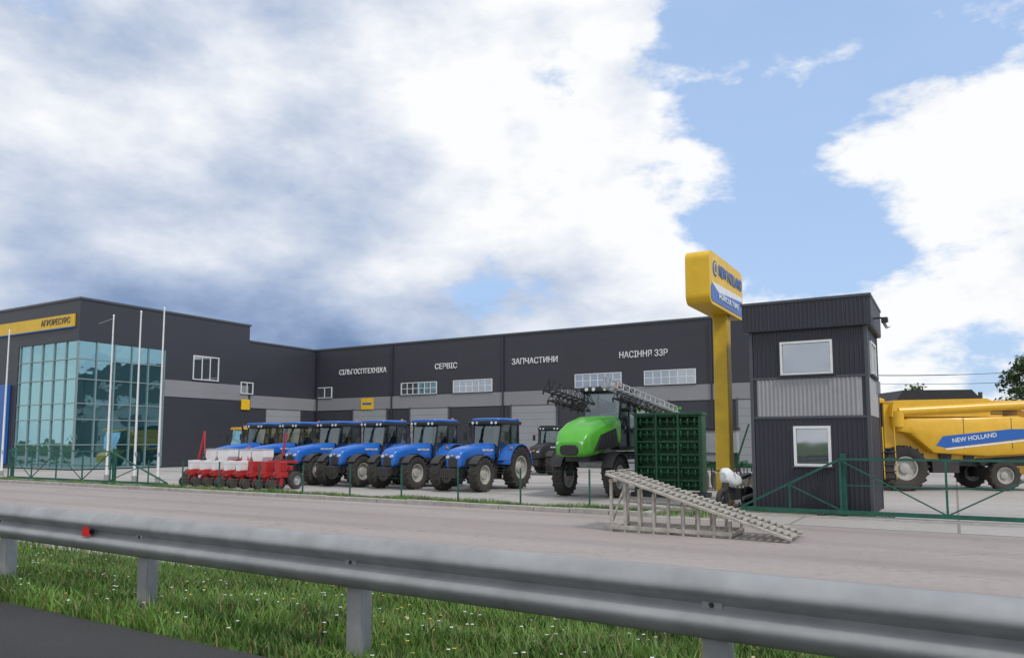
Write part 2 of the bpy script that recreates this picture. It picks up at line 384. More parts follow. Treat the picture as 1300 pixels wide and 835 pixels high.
for (x0,x1,y0,y1) in ((-62,-5.94,43.94,44.25),(-5.94,-5.7,43.94,66)): mb.box(x0,x1,y0,y1,9.0,9.12,TRIM)
mb.box(WX-.2,WX+.06,37.45,43.94,9.0,9.12,TRIM)
mb.box(-72,WX+.06,24.84,25.1,10.15,10.28,TRIM); mb.box(WX-.2,WX+.06,25.1,37.42,10.15,10.28,TRIM); mb.box(-72,WX+.06,37.42,37.5,10.15,10.28,TRIM)
mb.box(WX,-6,43.94,44.02,0,.35,INTER)
for x in (-44.1,-36.4,-26.6,-12.2): mb.box(x-.05,x+.05,43.88,43.94,0.3,8.9,WALLV)
mb.obj("roof_trim",b)
mb = MB()
mb.box(WX,-6,43.96,44.01,4.15,5.08,BAND)
mb.box(WX-.01,WX+.04,37.6,43.96,4.15,5.08,BAND)
mb.box(WX-.01,WX+.04,30.62,37.38,4.65,5.75,BAND)
mb.obj("grey_band",b)
mb = MB()
for x0,x1 in ((-40.2,-36.9),(-34.6,-31.2),(-25.9,-22.5),(-18.3,-14.9),(-10.7,-7.3)):
    mb.box(x0,x1,43.93,44.02,0,4.1,DOORM)
    mb.box(x0-.12,x0,43.9,44.02,0,4.2,TRIM); mb.box(x1,x1+.12,43.9,44.02,0,4.2,TRIM)
mb.box(WX-.02,WX+.06,39.1,42.5,0,4.1,DOORM)
mb.obj("roller_doors",b)
mb = MB()
for x0,x1 in ((-21.1,-17.95),(-16.35,-13.2),(-30.75,-27.55),(-35.5,-32.3)):
    window(mb,'y',x0,x1,5.2,6.0,44,nv=5,nh=1,fw=.05)
window(mb,'y',-44.1,-42.6,5.2,5.95,44,nv=1)
window(mb,'x',36.75,37.75,5.2,5.95,WX,nv=1)
window(mb,'x',32.75,34.7,5.95,7.5,WX,nv=2)
mb.obj("windows",b)
mb = MB()
mb.box(WX-.12,WX-.06,24.95,30.6,.1,7.66,TEAL); mb.box(-51.15,WX-.12,24.97,25.02,.1,7.66,TEAL)
mb.obj("showroom_glazing",b)
mb = MB()
for i in range(6):
    y=24.93+i*(30.57-24.93)/5; mb.box(WX-.14,WX+.02,y-.035,y+.035,.1,7.67,MULL)
for i in range(1,6):
    x=WX-.03-i*6.5/5; mb.box(x-.035,x+.035,24.9,25.04,.1,7.67,MULL)
for z in (.1,1.5,3.0,3.95,5.4,6.6):
    mb.box(WX-.13,WX+.01,24.97,30.55,z-.03,z+.03,MULL); mb.box(-51.15,WX-.14,24.91,25.03,z-.03,z+.03,MULL)
mb.obj("mullions",b)
mb = MB()
mb.box(-72,-44.95,24.80,24.895,8.55,9.3,YSIGN)
mb.box(-72,-44.95,24.79,24.897,8.48,8.545,BSIGN)
mb.obj("sign_band",b)
text(b,"band_lettering","АГРОРЕСУРС",(-46.9,24.79,8.93),(PI/2,0,0),3.2,.38,TRIM)
mb = MB(); mb.box(-55.2,-51.9,24.6,24.88,.3,5.3,BSIGN); mb.obj("blue_panel",b,bevel=.02)
for s,x,w in (("СІЛЬГОСПТЕХНІКА",-39.4,4.8),("СЕРВІС",-31.45,1.95),("ЗАПЧАСТИНИ",-24.15,3.5),("НАСІННЯ ЗЗР",-16.45,3.15)):
    text(b,"lettering",s,(x,43.97,7.1),(PI/2,0,0),w,.42,LETTER,ext=.02,bold=.004)
mb = MB(); mb.box(-39.4,-38.2,43.88,43.955,4.15,5.0,YSIGN); mb.box(-39.25,-38.35,43.872,43.882,4.5,4.66,BSIGN)
mb.box(WX+.045,WX+.1,36.75,37.5,4.0,4.75,YSIGN); mb.obj("small_sign",b)

# ------------------------------------------------------------------ gatehouse
gh = root("gatehouse",(-.03,0,0))
x0,x1,y0,y1 = -4.2,-1.62,18.8,21.3
mb = MB()
mb.box(x0,x1,y0,y1,0,4.5,WALLV)
def ribs(mb, z0,z1,m,skip=(),d=.018):
    n=24
    for i in range(n):
        u0=x0+.05+(x1-x0-.1)*i/n; u1=u0+.058
        ok = True
        for (a,bb,c,dd) in skip:
            if u1>a and u0<bb and z1>c and z0<dd: ok=False
        if ok: mb.prism([(u0,y0),(u0+.014,y0-d),(u1-.014,y0-d),(u1,y0)],z0,z1,m,'z')
    for i in range(n):
        v0=y0+.05+(y1-y0-.1)*i/n; v1=v0+.058
        mb.prism([(x1,v0),(x1,v1),(x1+d,v1-.014),(x1+d,v0+.014)],z0,z1,m,'z')
W1=(-3.52,-2.33,3.27,4.11); W2=(-3.27,-2.43,1.1,2.09)
ribs(mb,.05,1.08,WALLV); ribs(mb,1.08,2.12,WALLV,(W2,)); ribs(mb,2.12,2.29,WALLV); ribs(mb,3.19,3.25,WALLV); ribs(mb,3.25,4.13,WALLV,(W1,)); ribs(mb,4.13,4.34,WALLV)
mb.obj("siding",gh)
mb = MB(); mb.box(x0+.12,x1-.12,y0-.006,y0+.01,2.3,3.18,BANDV)
n=24
for i in range(n):
    u0=x0+.14+(x1-x0-.3)*i/n; u1=u0+.055; mb.prism([(u0,y0-.006),(u0+.014,y0-.026),(u1-.014,y0-.026),(u1,y0-.006)],2.3,3.18,BANDV,'z')
mb.box(x1-.01,x1+.022,y0+.1,y1-.1,2.3,3.18,BANDV)
mb.obj("grey_band",gh)
mb = MB()
for (u,v) in ((x0,y0),(x1,y0),(x1,y1)): mb.box(u-.04,u+.04,v-.035,v+.04,0,4.36,TRIM)
mb.box(x0+.04,x1-.04,y0-.03,y0,2.24,2.297,TRIM); mb.box(x0+.04,x1-.04,y0-.03,y0,3.183,3.24,TRIM)
mb.obj("corner_trim",gh,bevel=.005)
mb = MB()
ov=.12
mb.box(x0-ov-.05,x1+ov,y0-ov,y1+ov,4.36,5.02,WALLV)
for i in range(30):
    u0=x0-ov+(x1-x0+2*ov-.05)*i/30; mb.prism([(u0,y0-ov),(u0+.01,y0-ov-.015),(u0+.05,y0-ov-.015),(u0+.06,y0-ov)],4.38,5.0,WALLV,'z')
    v0=y0-ov+.02+(y1-y0+2*ov-.05)*i/30; mb.prism([(x1+ov,v0),(x1+ov,v0+.06),(x1+ov+.015,v0+.05),(x1+ov+.015,v0+.01)],4.38,5.0,WALLV,'z')
mb.box(x0-ov-.08,x1+ov+.03,y0-ov-.03,y1+ov+.03,5.02,5.08,TRIM)
mb.obj("parapet",gh)
mb = MB()
window(mb,'y',-3.46,-2.39,3.33,4.03,y0,nv=0,fw=.05); window(mb,'y',-3.2,-2.5,1.18,2.0,y0,nv=0,fw=.06)
window(mb,'x',19.5,20.6,3.33,4.03,x1,nv=1,fw=.05)
mb.obj("windows",gh)
mb = MB(); mb.box(x1+.13,x1+.3,19.6,19.64,4.6,4.64,STEEL); mb.box(x1+.28,x1+.42,19.5,19.75,4.5,4.62,STEEL)
mb.cyl((x1+.36,19.62,4.49),(x1+.42,19.6,4.38),.06,LAMP); mb.box(x1+.02,x1+.1,20.8,21.0,2.9,3.2,GREYP)
mb.obj("flood_light",gh,bevel=.005)

# ------------------------------------------------------------------ pole sign
ps = root("pole_sign",(-5.25,0,0))
mb = MB(); mb.box(-.19,.19,19.8,20.2,.05,5.1,YDARK); mb.obj("pole",ps,bevel=.03)
mb = MB(); mb.box(-.35,.35,19.65,20.35,0,.05,STEEL)
for a in (-.28,.28):
    for c in (19.73,20.27): mb.cyl((a,c,.05),(a,c,.1),.025,GALV,6)
mb.obj("base_plate",ps)
def rr(y0,y1,z0,z1,r,seg=6):
    P=[]
    for (cy,cz,a0) in ((y1-r,z1-r,0),(y0+r,z1-r,90),(y0+r,z0+r,180),(y1-r,z0+r,270)):
        for i in range(seg+1):
            a=R(a0+90*i/seg); P.append((cy+r*math.cos(a),cz+r*math.sin(a)))
    return P
mb = MB(); mb.prism(rr(17.85,21.15,5.05,6.38,.22),-.3,.3,YSIGN,'x'); mb.obj("sign_box",ps,bevel=.05)
mb = MB()
for sd in (-1,1):
    a,c=sorted((sd*.3,sd*.312))
    mb.prism(rr(17.95,21.05,5.13,5.55,.12),a,c,BSIGN,'x')
    mb.prism([(18.6,5.42),(21.05,5.55),(21.05,5.68),(18.0,5.60)],a,c+(.002 if sd>0 else 0),WHITE,'x')
    T=Matrix.Translation((sd*.307,18.35,5.98)); mb.lathe([(.001,.008),(.2,.008),(.2,-.008),(.001,-.008)],BSIGN,T,20)
    T=Matrix.Translation((sd*.309,18.35,5.98)); mb.lathe([(.11,.010),(.15,.010),(.15,-.01),(.11,-.01)],YSIGN,T,20)
mb.obj("sign_faces",ps)
text(ps,"sign_text","NEW HOLLAND",(.318,19.85,5.98),(PI/2,0,PI/2),2.35,.30,BSIGN,ext=.006,bold=.01)
text(ps,"sign_subtext","AGRICULTURE",(.32,19.6,5.33),(PI/2,0,PI/2),2.0,.15,WHITE,ext=.006,bold=.01)

# ------------------------------------------------------------------ gates/fences
def gate(name, xa, xb, tail, y, h=1.3, step=2.0, side=-1):
    g=root(name); mb=MB(); w=.05
    mb.bar((xa,y,h),(xb,y,h),w,w,FGREEN); mb.bar((xa,y,.12),(xb,y,.12),.08,.09,FGREEN); mb.bar((xa,y,.72),(xb,y,.72),.025,.025,FGREEN)
    n=max(1,int(round((xb-xa)/step)))
    for i in range(n+1):
        x=xa+(xb-xa)*i/n; mb.bar((x,y+.002,.12),(x,y+.002,h),.045,.045,FGREEN)
        if i<n:
            x2=xa+(xb-xa)*(i+1)/n
            if i%2: mb.bar((x,y-.003,.14),(x2,y-.003,h-.02),.03,.03,FGREEN)
            else: mb.bar((x,y-.003,h-.02),(x2,y-.003,.14),.03,.03,FGREEN)
    tx = xa-tail if side<0 else xb+tail; bx = xa if side<0 else xb
    mb.bar((tx,y,.12),(bx,y,.12),.08,.09,FGREEN); mb.bar((bx,y,h),(tx,y,.16),w,w,FGREEN)
    mx=(tx+bx)/2; mb.bar((mx,y,.12),(mx,y,.72),.04,.04,FGREEN); mb.bar((bx,y-.004,.16),(mx,y-.004,.7),.03,.03,FGREEN)
    mb.obj("frame",g)
    mb=MB()
    for x in ((xa+.05,xb+.05)):
        mb.box(x-.06,x+.06,y+.08,y+.2,0,h+.12,FGREEN)
    mb.box(bx-.5,bx-.35,y-.12,y+.12,0,.09,STEEL)
    mb.obj("posts",g,bevel=.008)
gate("sliding_gate",-2.25,6.0,2.2,18.38)
gate("sliding_gate",-36.5,-28.8,3.6,17.6,step=1.9,side=1)
g=root("wire_fence"); mb=MB(); x=-25.3
while x<-6:
    mb.bar((x,16.9,0),(x+random.uniform(-.015,.015),16.9,1.02),.035,.035,FGREEN); x+=1.95
for z in (.35,.65,.95): mb.bar((-25.3,16.9,z),(-6.3,16.9,z),.005,.005,FGREEN)
mb.obj("posts",g)
for x in (-28.4,-30.0,-32.0,-40.9):
    f=root("flagpole",(x,19.4,0)); mb=MB()
    mb.cyl((0,0,0),(0,0,7.25),.055,WHITE,12,.03); mb.cyl((0,0,7.25),(0,0,7.32),.05,WHITE,10,.02); mb.cyl((0,0,0),(0,0,.25),.1,GALV,12)
    mb.bar((.05,0,.9),(.05,0,7.1),.008,.008,GREYP); mb.box(.04,.08,-.04,.04,1.1,1.25,GALV)
    if x==-32.0: mb.bar((0,0,7.15),(-1.1,0,7.0),.02,.02,GREYP)
    mb.obj("mast",f)

# ------------------------------------------------------------------ parked motorcycle beside the gatehouse (faces -y)
mc=root("motorcycle",(-4.72,18.9,0),R(-14)); mb=MB()
mb.wheel((0,-.62,.29),.29,.10,.2,rim=STEEL,lugs=0); mb.wheel((0,.62,.29),.29,.12,.2,rim=STEEL,lugs=0)
mb.bar((0,-.62,.29),(0,-.40,.92),.16,.05,STEEL); mb.bar((0,-.35,.55),(0,.62,.29),.08,.10,STEEL)
mb.bar((-.34,-.36,.98),(.34,-.36,.98),.03,.03,BLACK); mb.box(-.13,.13,-.22,.2,.28,.55,STEEL)
mb.cyl((.12,.1,.3),(.14,.8,.38),.045,GALV,10)
mb.obj("frame",mc)
mb=MB(); mb.loft([(-.56,0,.86,.08,.10),(-.46,0,.86,.17,.20),(-.3,0,.78,.2,.2),(.0,0,.74,.17,.14),(.15,0,.72,.12,.09)],WHITE,p=2.8)
mb.loft([(.45,0,.76,.13,.06),(.6,0,.82,.12,.07),(.85,0,.9,.06,.03)],WHITE,p=2.8); mb.obj("fairing",mc)
mb=MB(); mb.loft([(.08,0,.78,.10,.04),(.2,0,.80,.14,.05),(.6,0,.86,.12,.05),(.7,0,.88,.07,.03)],BLACK,p=3)
mb.cyl((0,-.60,.88),(0,-.55,.88),.07,LAMP,12); mb.bar((-.3,-.4,1.0),(-.36,-.42,1.14),.02,.02,BLACK); mb.bar((.3,-.4,1.0),(.36,-.42,1.14),.02,.02,BLACK); mb.obj("seat",mc)

# ------------------------------------------------------------------ tractor (real size, faces -y; rear axle y=0)
def make_tractor(name, loc, s):
    t=root(name,loc,0,s)
    mb=MB()
    for sx in (-1,1):
        mb.wheel((sx*.93,0,.87),.87,.50,.47,lugs=20)
        mb.wheel((sx*.90,-2.65,.66),.66,.42,.36,lugs=18)
    mb.obj("wheels",t)
    mb=MB()
    mb.loft([(-3.28,0,1.16,.27,.20),(-3.24,0,1.20,.34,.30),(-3.05,0,1.27,.38,.37),(-2.5,0,1.34,.41,.40),(-1.6,0,1.42,.44,.42),(-.95,0,1.46,.46,.42)],BLUE,p=4.5,seg=32)
    mb.obj("hood",t,sharp=50)
    mb=MB()
    mb.loft([(-3.315,0,1.12,.19,.17),(-3.25,0,1.12,.22,.22)],BLACK,p=5)
    for sx in (-1,1):
        mb.loft([(-3.305,sx*.23,1.33,.075,.05),(-3.2,sx*.24,1.34,.09,.07)],LAMP,p=3)
        mb.prism([(-3.05,1.02),(-2.95,1.26),(-2.3,1.42),(-1.75,1.42),(-1.95,1.0)],*sorted((sx*.30,sx*.44)),BLACK,'x')
        for k in range(7):
            y=-2.85+k*.14; mb.bar((sx*.443,y,1.05),(sx*.443,y+.12,1.28+.015*k),.012,.02,STEEL)
        mb.box(*sorted((sx*.40,sx*.466)),-1.7,-1.05,1.08,1.26,BLACK)
        mb.bar((sx*.30,-3.15,1.60),(sx*.34,-1.0,1.855),.012,.012,BLACK)
    mb.box(-.05,.05,-3.33,-3.3,1.36,1.42,YSIGN)
    mb.box(-.25,.25,-3.05,.3,.58,1.05,STEEL)
    mb.box(-.34,.34,-1.9,-1.0,.55,.95,STEEL)
    mb.cyl((-.75,-2.65,.64),(.75,-2.65,.64),.09,STEEL); mb.cyl((-.8,0,.87),(.8,0,.87),.15,STEEL)
    mb.box(-.22,.22,-3.45,-3.1,.62,.9,STEEL)
    for k in range(8): mb.box(-.33+k*.083,-.265+k*.083,-3.62,-3.38,.55,.88,BLACK)
    mb.box(-.45,-.28,-2.0,-1.1,.5,.85,BLACK); mb.box(.3,.62,-1.35,-.65,.42,.95,BLACK); mb.box(-.62,-.3,-1.35,-.65,.42,.95,BLACK)
    mb.cyl((-.52,-1.28,1.3),(-.52,-1.28,2.55),.06,BLACK); mb.cyl((-.52,-1.28,1.5),(-.52,-1.28,2.1),.09,STEEL); mb.cyl((-.52,-1.28,2.55),(-.52,-1.36,2.72),.05,BLACK)
    for k in range(4): mb.box(.60,.88,-1.12+k*.04,-.85+k*.04,.42+k*.24,.45+k*.24,STEEL)
    mb.bar((.88,-1.0,.45),(.88,-.85,1.3),.03,.03,BLACK)
    mb.obj("chassis",t,bevel=.008)
    mb=MB()
    for sx in (-1,1):
        P=[];n=14
        for i in range(n+1):
            a=R(8+i*(165/n)); P.append((-math.cos(a)*.97,.87+math.sin(a)*.97))
        inner=[(u*.955,.87+(v-.87)*.955) for u,v in reversed(P)]
        mb.prism(P+inner,*sorted((sx*.58,sx*1.16)),BLUE,'x')
        P=[]
        for i in range(9):
            a=R(25+i*15); P.append((-2.65+math.cos(a)*.74,.66+math.sin(a)*.74))
        inner=[(-2.65+(u+2.65)*.955,.66+(v-.66)*.955) for u,v in reversed(P)]
        mb.prism(P+inner,*sorted((sx*.70,sx*1.1)),BLACK,'x')
        mb.box(*sorted((sx*1.0,sx*1.17)),.55,.62,1.55,1.66,REDREF); mb.box(*sorted((sx*1.0,sx*1.1)),-.66,-.6,1.62,1.72,ORANGE)
    mb.box(-.6,.6,-.9,.65,.95,1.25,BLACK); mb.box(-.62,.62,-.85,-.7,1.2,1.5,BLUE)
    mb.obj("fenders",t,bevel=.012)
    mb=MB()
    pil=[((-.56,-.95,1.3),(-.66,-.78,2.62)),((.56,-.95,1.3),(.66,-.78,2.62)),((-.70,-.1,1.25),(-.72,-.1,2.62)),((.70,-.1,1.25),(.72,-.1,2.62)),((-.66,.62,1.5),(-.64,.62,2.62)),((.66,.62,1.5),(.64,.62,2.62))]
    for p,q in pil: mb.bar(p,q,.065,.065,BLACK)
    mb.bar((-.56,-.95,1.42),(.56,-.95,1.42),.05,.06,BLACK); mb.bar((-.66,.62,1.6),(.66,.62,1.6),.05,.05,BLACK)
    for sx in (-1,1):
        mb.bar((sx*.56,-.95,1.3),(sx*.70,-.1,1.25),.05,.05,BLACK); mb.bar((sx*.70,-.1,1.27),(sx*.66,.62,1.52),.05,.05,BLACK)
        mb.bar((sx*.66,-.82,2.35),(sx*.98,-.95,2.3),.025,.025,BLACK); mb.box(*sorted((sx*.93,sx*1.09)),-.98,-.93,1.98,2.32,BLACK)
    mb.loft([(-1.04,0,2.70,.66,.05),(-1.0,0,2.70,.74,.085),(.75,0,2.70,.74,.085),(.80,0,2.70,.68,.05)],BLACK,p=7)
    mb.box(-.25,.25,-.05,.4,1.3,1.62,STEEL); mb.box(-.25,.25,.3,.42,1.6,2.15,STEEL); mb.bar((0,-.7,1.3),(0,-.45,1.75),.06,.06,BLACK)
    T=Matrix.Translation((0,-.42,1.8))@Matrix.Rotation(PI/2,4,'Y')@Matrix.Rotation(R(20),4,'Y'); mb.lathe([(.17,-.015),(.2,-.015),(.2,.015),(.17,.015),(.17,-.015)],BLACK,T,18)
    for sx in (-1,1):
        for k in (0,1): mb.cyl((sx*(.36+.2*k),-1.06,2.69),(sx*(.36+.2*k),-1.0,2.69),.055,LAMP,10)
    mb.obj("cab_frame",t,bevel=.008)
    mb=MB(); mb.loft([(-.96,0,2.82,.62,.05),(-.88,0,2.82,.70,.07),(.60,0,2.83,.70,.08),(.72,0,2.82,.62,.05)],BLUE,p=5); mb.cyl((.5,.5,2.88),(.5,.5,2.97),.05,ORANGE,10); mb.obj("cab_roof",t,sharp=50)
    mb=MB()
    def quad(*v): mb.add(v,[(0,1,2,3)],CGLASS)
    quad((-.55,-.955,1.44),(.55,-.955,1.44),(.64,-.79,2.62),(-.64,-.79,2.62))
    for sx in (-1,1):
        quad((sx*.575,-.92,1.3),(sx*.705,-.12,1.28),(sx*.725,-.12,2.62),(sx*.67,-.76,2.62))
        quad((sx*.71,-.07,1.3),(sx*.67,.6,1.52),(sx*.65,.6,2.62),(sx*.73,-.07,2.62))
    quad((-.63,.63,1.62),(.63,.63,1.62),(.61,.63,2.62),(-.61,.63,2.62))
    mb.obj("cab_glass",t)
    text(t,"decal","NEW HOLLAND",(.462,-1.5,1.58),(PI/2,0,PI/2),.8,.09,WHITE,ext=.004,bold=.02)
    return t
TS=.88
TX=[-14.6,-17.4,-19.95,-22.45,-24.85,-27.25]
TY=21.4+2.65*TS
tr=make_tractor("tractor",(TX[0],TY,0),TS)
for i,x in enumerate(TX[1:]):
    dup(tr,"tractor",(x,TY+random.uniform(-.1,.15)+.08*i,0),R(random.uniform(-2,2)),TS)
dup(tr,"tractor",(-18.6,36.2,0),R(5),.88,{BLUE:BLACK})

# ------------------------------------------------------------------ combine harvester (faces -x)
def make_combine(name, loc, rz, s=1):
    c=root(name,loc,rz,s)
    mb=MB()
    for sy in (-1,1):
        mb.wheel((0,sy*1.12,.78),.78,.5,.40,axis='y',lugs=20); mb.wheel((3.42,sy*1.0,.53),.53,.36,.28,axis='y',lugs=16)
    mb.obj("wheels",c)
    mb=MB()
    mb.prism([(-.5,1.35),(-.5,3.0),(3.6,3.0),(4.9,2.5),(5.4,1.7),(4.6,1.25),(1.1,1.0)],-.95,.95,YEL,'y')
    mb.prism([(-.35,2.55),(-.25,3.12),(2.9,3.18),(3.4,2.95),(3.4,2.55)],-1.2,1.2,YEL,'y')
    mb.obj("body",c,bevel=.05)
    mb=MB()
    for sy in (-1,1):
        pl=[(.95,1.30),(.15,1.98),(-.15,2.05),(-.2,2.35),(.2,2.50),(2.2,2.52),(3.9,2.58),(4.9,2.30),(5.5,1.75),(5.2,1.45),(4.1,1.25),(2.8,1.18)]
        cx=sum(p[0] for p in pl)/len(pl); cz=sum(p[1] for p in pl)/len(pl)
        vs=[];n=len(pl)
        for k,(f,d) in enumerate(((1,.95),(1,1.18),(.96,1.27),(.85,1.31))):
            vs+=[(cx+(x-cx)*f,sy*d,cz+(z-cz)*f) for x,z in pl]
        fs=[(k*n+i,k*n+(i+1)%n,(k+1)*n+(i+1)%n,(k+1)*n+i) for k in range(3) for i in range(n)]+[tuple(range(3*n,4*n))]
        mb.add(vs,fs,YEL,True)
    mb.obj("side_shields",c,sharp=40)
    mb=MB()
    for sy in (-1,1):
        a,d=sorted((sy*1.311,sy*1.318))
        mb.prism([(1.05,1.55),(1.3,1.88),(3.6,2.12),(4.6,2.12),(4.6,1.86),(1.4,1.48)],a,d,BSIGN,'y')
        mb.prism([(1.35,1.46),(4.6,1.82),(4.6,1.77),(1.4,1.41)],a,d,WHITE,'y')
        for xx in (2.0,3.6):
            mb.box(xx,xx+.02,*sorted((sy*1.30,sy*1.314)),1.45,2.5,STEEL)
    mb.obj("stripes",c)
    mb=MB()
    mb.prism([(-.1,3.12),(.15,3.48),(2.5,3.50),(2.8,3.18)],-1.05,1.05,BLACK,'y')
    mb.box(-.2,4.6,-.85,.85,.85,1.3,STEEL); mb.box(-.3,.3,-1.0,1.0,.55,1.1,STEEL); mb.box(3.3,3.55,-.95,.95,.42,.75,STEEL)
    mb.prism([(-.9,1.2),(-2.6,.35),(-2.6,.95),(-.7,1.9)],-.6,.6,YEL,'y')
    for k in range(6): mb.box(3.0,3.9,-1.21,-1.2,2.62+k*.055,2.65+k*.055,BLACK)
    mb.box(2.9,4.3,-.9,.9,2.95,3.12,YEL); mb.cyl((3.6,.4,3.1),(3.6,.4,3.5),.07,STEEL)
    mb.box(-1.25,-.2,-1.3,-.9,1.42,1.48,STEEL)
    for k in range(5): mb.box(-.75,-.35,-1.42,-1.38,.45+k*.22,.48+k*.22,STEEL)
    mb.bar((-.75,-1.4,.42),(-.75,-1.35,2.2),.03,.03,YEL); mb.bar((-.35,-1.4,.42),(-.35,-1.35,2.2),.03,.03,YEL)
    for sy in (-1,1):
        for (x,z,r) in ((1.5,1.2,.2),(2.3,1.15,.16),(2.75,1.0,.12)):
            mb.cyl((x,sy*.95,z),(x,sy*1.05,z),r,STEEL,20)
        mb.box(1.0,1.9,*sorted((sy*.85,sy*1.12)),.62,1.0,BLACK)
    mb.box(4.5,5.3,-.8,.8,.95,1.3,BLACK)
    mb.obj("chassis",c,bevel=.01)
    mb=MB(); mb.cyl((-.1,-1.12,2.72),(4.9,-1.12,2.98),.17,YEL,20); mb.cyl((4.9,-1.12,2.98),(5.25,-1.15,2.85),.18,BLACK,16)
    mb.cyl((-.1,-1.12,2.2),(-.1,-1.12,2.75),.2,YEL,20); mb.obj("unloading_auger",c)
    mb=MB()
    for y in (-.8,.8):
        mb.bar((-.5,y,1.45),(-.5,y,3.05),.08,.08,BLACK); mb.bar((-1.75,y*.95,1.5),(-1.45,y,3.0),.07,.07,BLACK); mb.bar((-1.75,y*.95,1.5),(-.5,y,1.45),.08,.08,BLACK)
        mb.bar((-1.5,y,2.7),(-1.75,y*1.5,2.6),.03,.03,BLACK); mb.box(-1.8,-1.74,y*1.5-.1,y*1.5+.1,2.1,2.6,BLACK)
    mb.box(-1.75,-.5,-.75,.75,1.35,1.5,YEL); mb.loft([(-1.8,0,3.1,.7,.06),(-1.7,0,3.1,.88,.10),(-.5,0,3.12,.9,.12),(-.4,0,3.12,.85,.08)],YEL,axis='x',p=5)
    mb.box(-1.1,-.75,-.25,.25,1.5,2.3,STEEL)
    mb.cyl((-.7,.6,3.2),(-.7,.6,3.36),.06,ORANGE,10)
    mb.obj("cab_frame",c,bevel=.01)
    mb=MB()
    for y in (-.8,.8): mb.add([(-1.72,y*.97,1.52),(-.54,y*1.005,1.5),(-.54,y*1.005,3.0),(-1.47,y*1.0,3.0)],[(0,1,2,3)],CGLASS)
    mb.add([(-1.78,-.74,1.52),(-1.78,.74,1.52),(-1.5,.78,3.0),(-1.5,-.78,3.0)],[(0,1,2,3)],CGLASS)
    mb.obj("cab_glass",c)
    text(c,"decal","NEW HOLLAND",(2.35,-1.322,1.82),(PI/2,R(-8),0),1.5,.15,WHITE,ext=.004,bold=.01)
    return c
cb=make_combine("combine_harvester",(-2.1,30.3,0),R(28))
dup(cb,"combine_harvester",(4.6,38.5,0),R(24),1.0)
dup(cb,"combine_harvester",(-37.8,32.5,0),R(80),.80)

# ------------------------------------------------------------------ crop sprayer (faces -y, front axle y=0)
sp=root("crop_sprayer",(-9.8,21.4,0))
mb=MB()
for sx in (-1,1):
    mb.wheel((sx*.86,0,.62),.62,.34,.36,lugs=18); mb.wheel((sx*.86,3.8,.66),.66,.34,.38,lugs=18)
mb.obj("wheels",sp)
mb=MB()
mb.loft([(-1.45,0,1.50,.38,.18),(-1.38,0,1.54,.48,.28),(-1.1,0,1.66,.56,.42),(-.5,0,1.80,.62,.52),(.3,0,1.95,.66,.54),(.95,0,2.02,.66,.50)],LIME,p=5,seg=32)
mb.obj("hood",sp,sharp=50)
mb=MB()
mb.loft([(-1.49,0,1.44,.28,.13),(-1.40,0,1.46,.34,.18)],BLACK,p=4)
for sx in (-1,1):
    mb.loft([(-1.44,sx*.33,1.64,.10,.05),(-1.25,sx*.36,1.66,.14,.09)],LAMP,p=3)
    mb.prism([(-.95,1.42),(-.55,1.9),(.55,2.12),(.75,1.55)],*sorted((sx*.5,sx*.672)),BLACK,'x')
    for k in range(6): mb.bar((sx*.675,-.75+k*.22,1.5),(sx*.675,-.55+k*.22,1.85+k*.03),.012,.03,STEEL)
    mb.box(*sorted((sx*.62,sx*.76)),-.12,.12,.62,1.35,STEEL); mb.box(*sorted((sx*.62,sx*.76)),3.68,3.92,.66,1.35,STEEL)
    P=[]
    for i in range(9):
        a=R(20+i*17); P.append((math.cos(a)*.74,.62+math.sin(a)*.74))
    inn=[(u*.95,.62+(v-.62)*.95) for u,v in reversed(P)]
    mb.prism(P+inn,*sorted((sx*.68,sx*1.04)),BLACK,'x')
mb.box(-.4,.4,-.9,4.6,1.1,1.3,STEEL); mb.box(-.76,.76,-.1,.1,1.15,1.35,STEEL); mb.box(-.76,.76,3.7,3.9,1.15,1.35,STEEL)
for k in range(5): mb.box(.7,1.0,1.3,1.6,.5+k*.25,.53+k*.25,STEEL)
mb.bar((1.0,1.3,.45),(1.0,1.5,2.3),.03,.03,LIME)
mb.obj("chassis",sp,bevel=.01)
mb=MB()
mb.loft([(2.35,0,2.0,.75,.5),(2.5,0,2.05,.92,.66),(4.0,0,2.05,.92,.66),(4.2,0,2.0,.75,.5)],GREYP,p=4); mb.cyl((0,3.2,2.7),(0,3.2,2.85),.25,BLACK,20)
mb.obj("tank",sp)
mb=MB()
for sx in (-1,1):
    mb.bar((sx*.6,.95,2.3),(sx*.66,1.05,3.3),.06,.06,BLACK); mb.bar((sx*.68,2.25,1.6),(sx*.66,2.2,3.3),.07,.07,BLACK); mb.bar((sx*.6,.9,1.5),(sx*.68,2.25,1.5),.08,.08,BLACK)
    mb.bar((sx*.68,1.6,1.5),(sx*.68,1.6,3.3),.05,.05,BLACK)
    mb.bar((sx*.66,1.0,3.1),(sx*.95,.85,3.05),.025,.025,BLACK); mb.box(*sorted((sx*.9,sx*1.04)),.82,.86,2.7,3.08,BLACK)
mb.loft([(.8,0,3.38,.6,.06),(.9,0,3.38,.74,.10),(2.3,0,3.38,.74,.10),(2.4,0,3.38,.66,.06)],BLACK,p=5)
mb.box(-.25,.25,1.5,1.9,1.6,2.5,STEEL); mb.box(-.6,.6,1.0,2.2,1.45,1.55,STEEL)
mb.cyl((.5,1.1,3.45),(.5,1.1,3.6),.06,ORANGE,10)
for sx in (-.45,-.2,.2,.45): mb.cyl((sx,.76,3.38),(sx,.84,3.38),.06,LAMP,10)
mb.obj("cab_frame",sp,bevel=.01)
mb=MB()
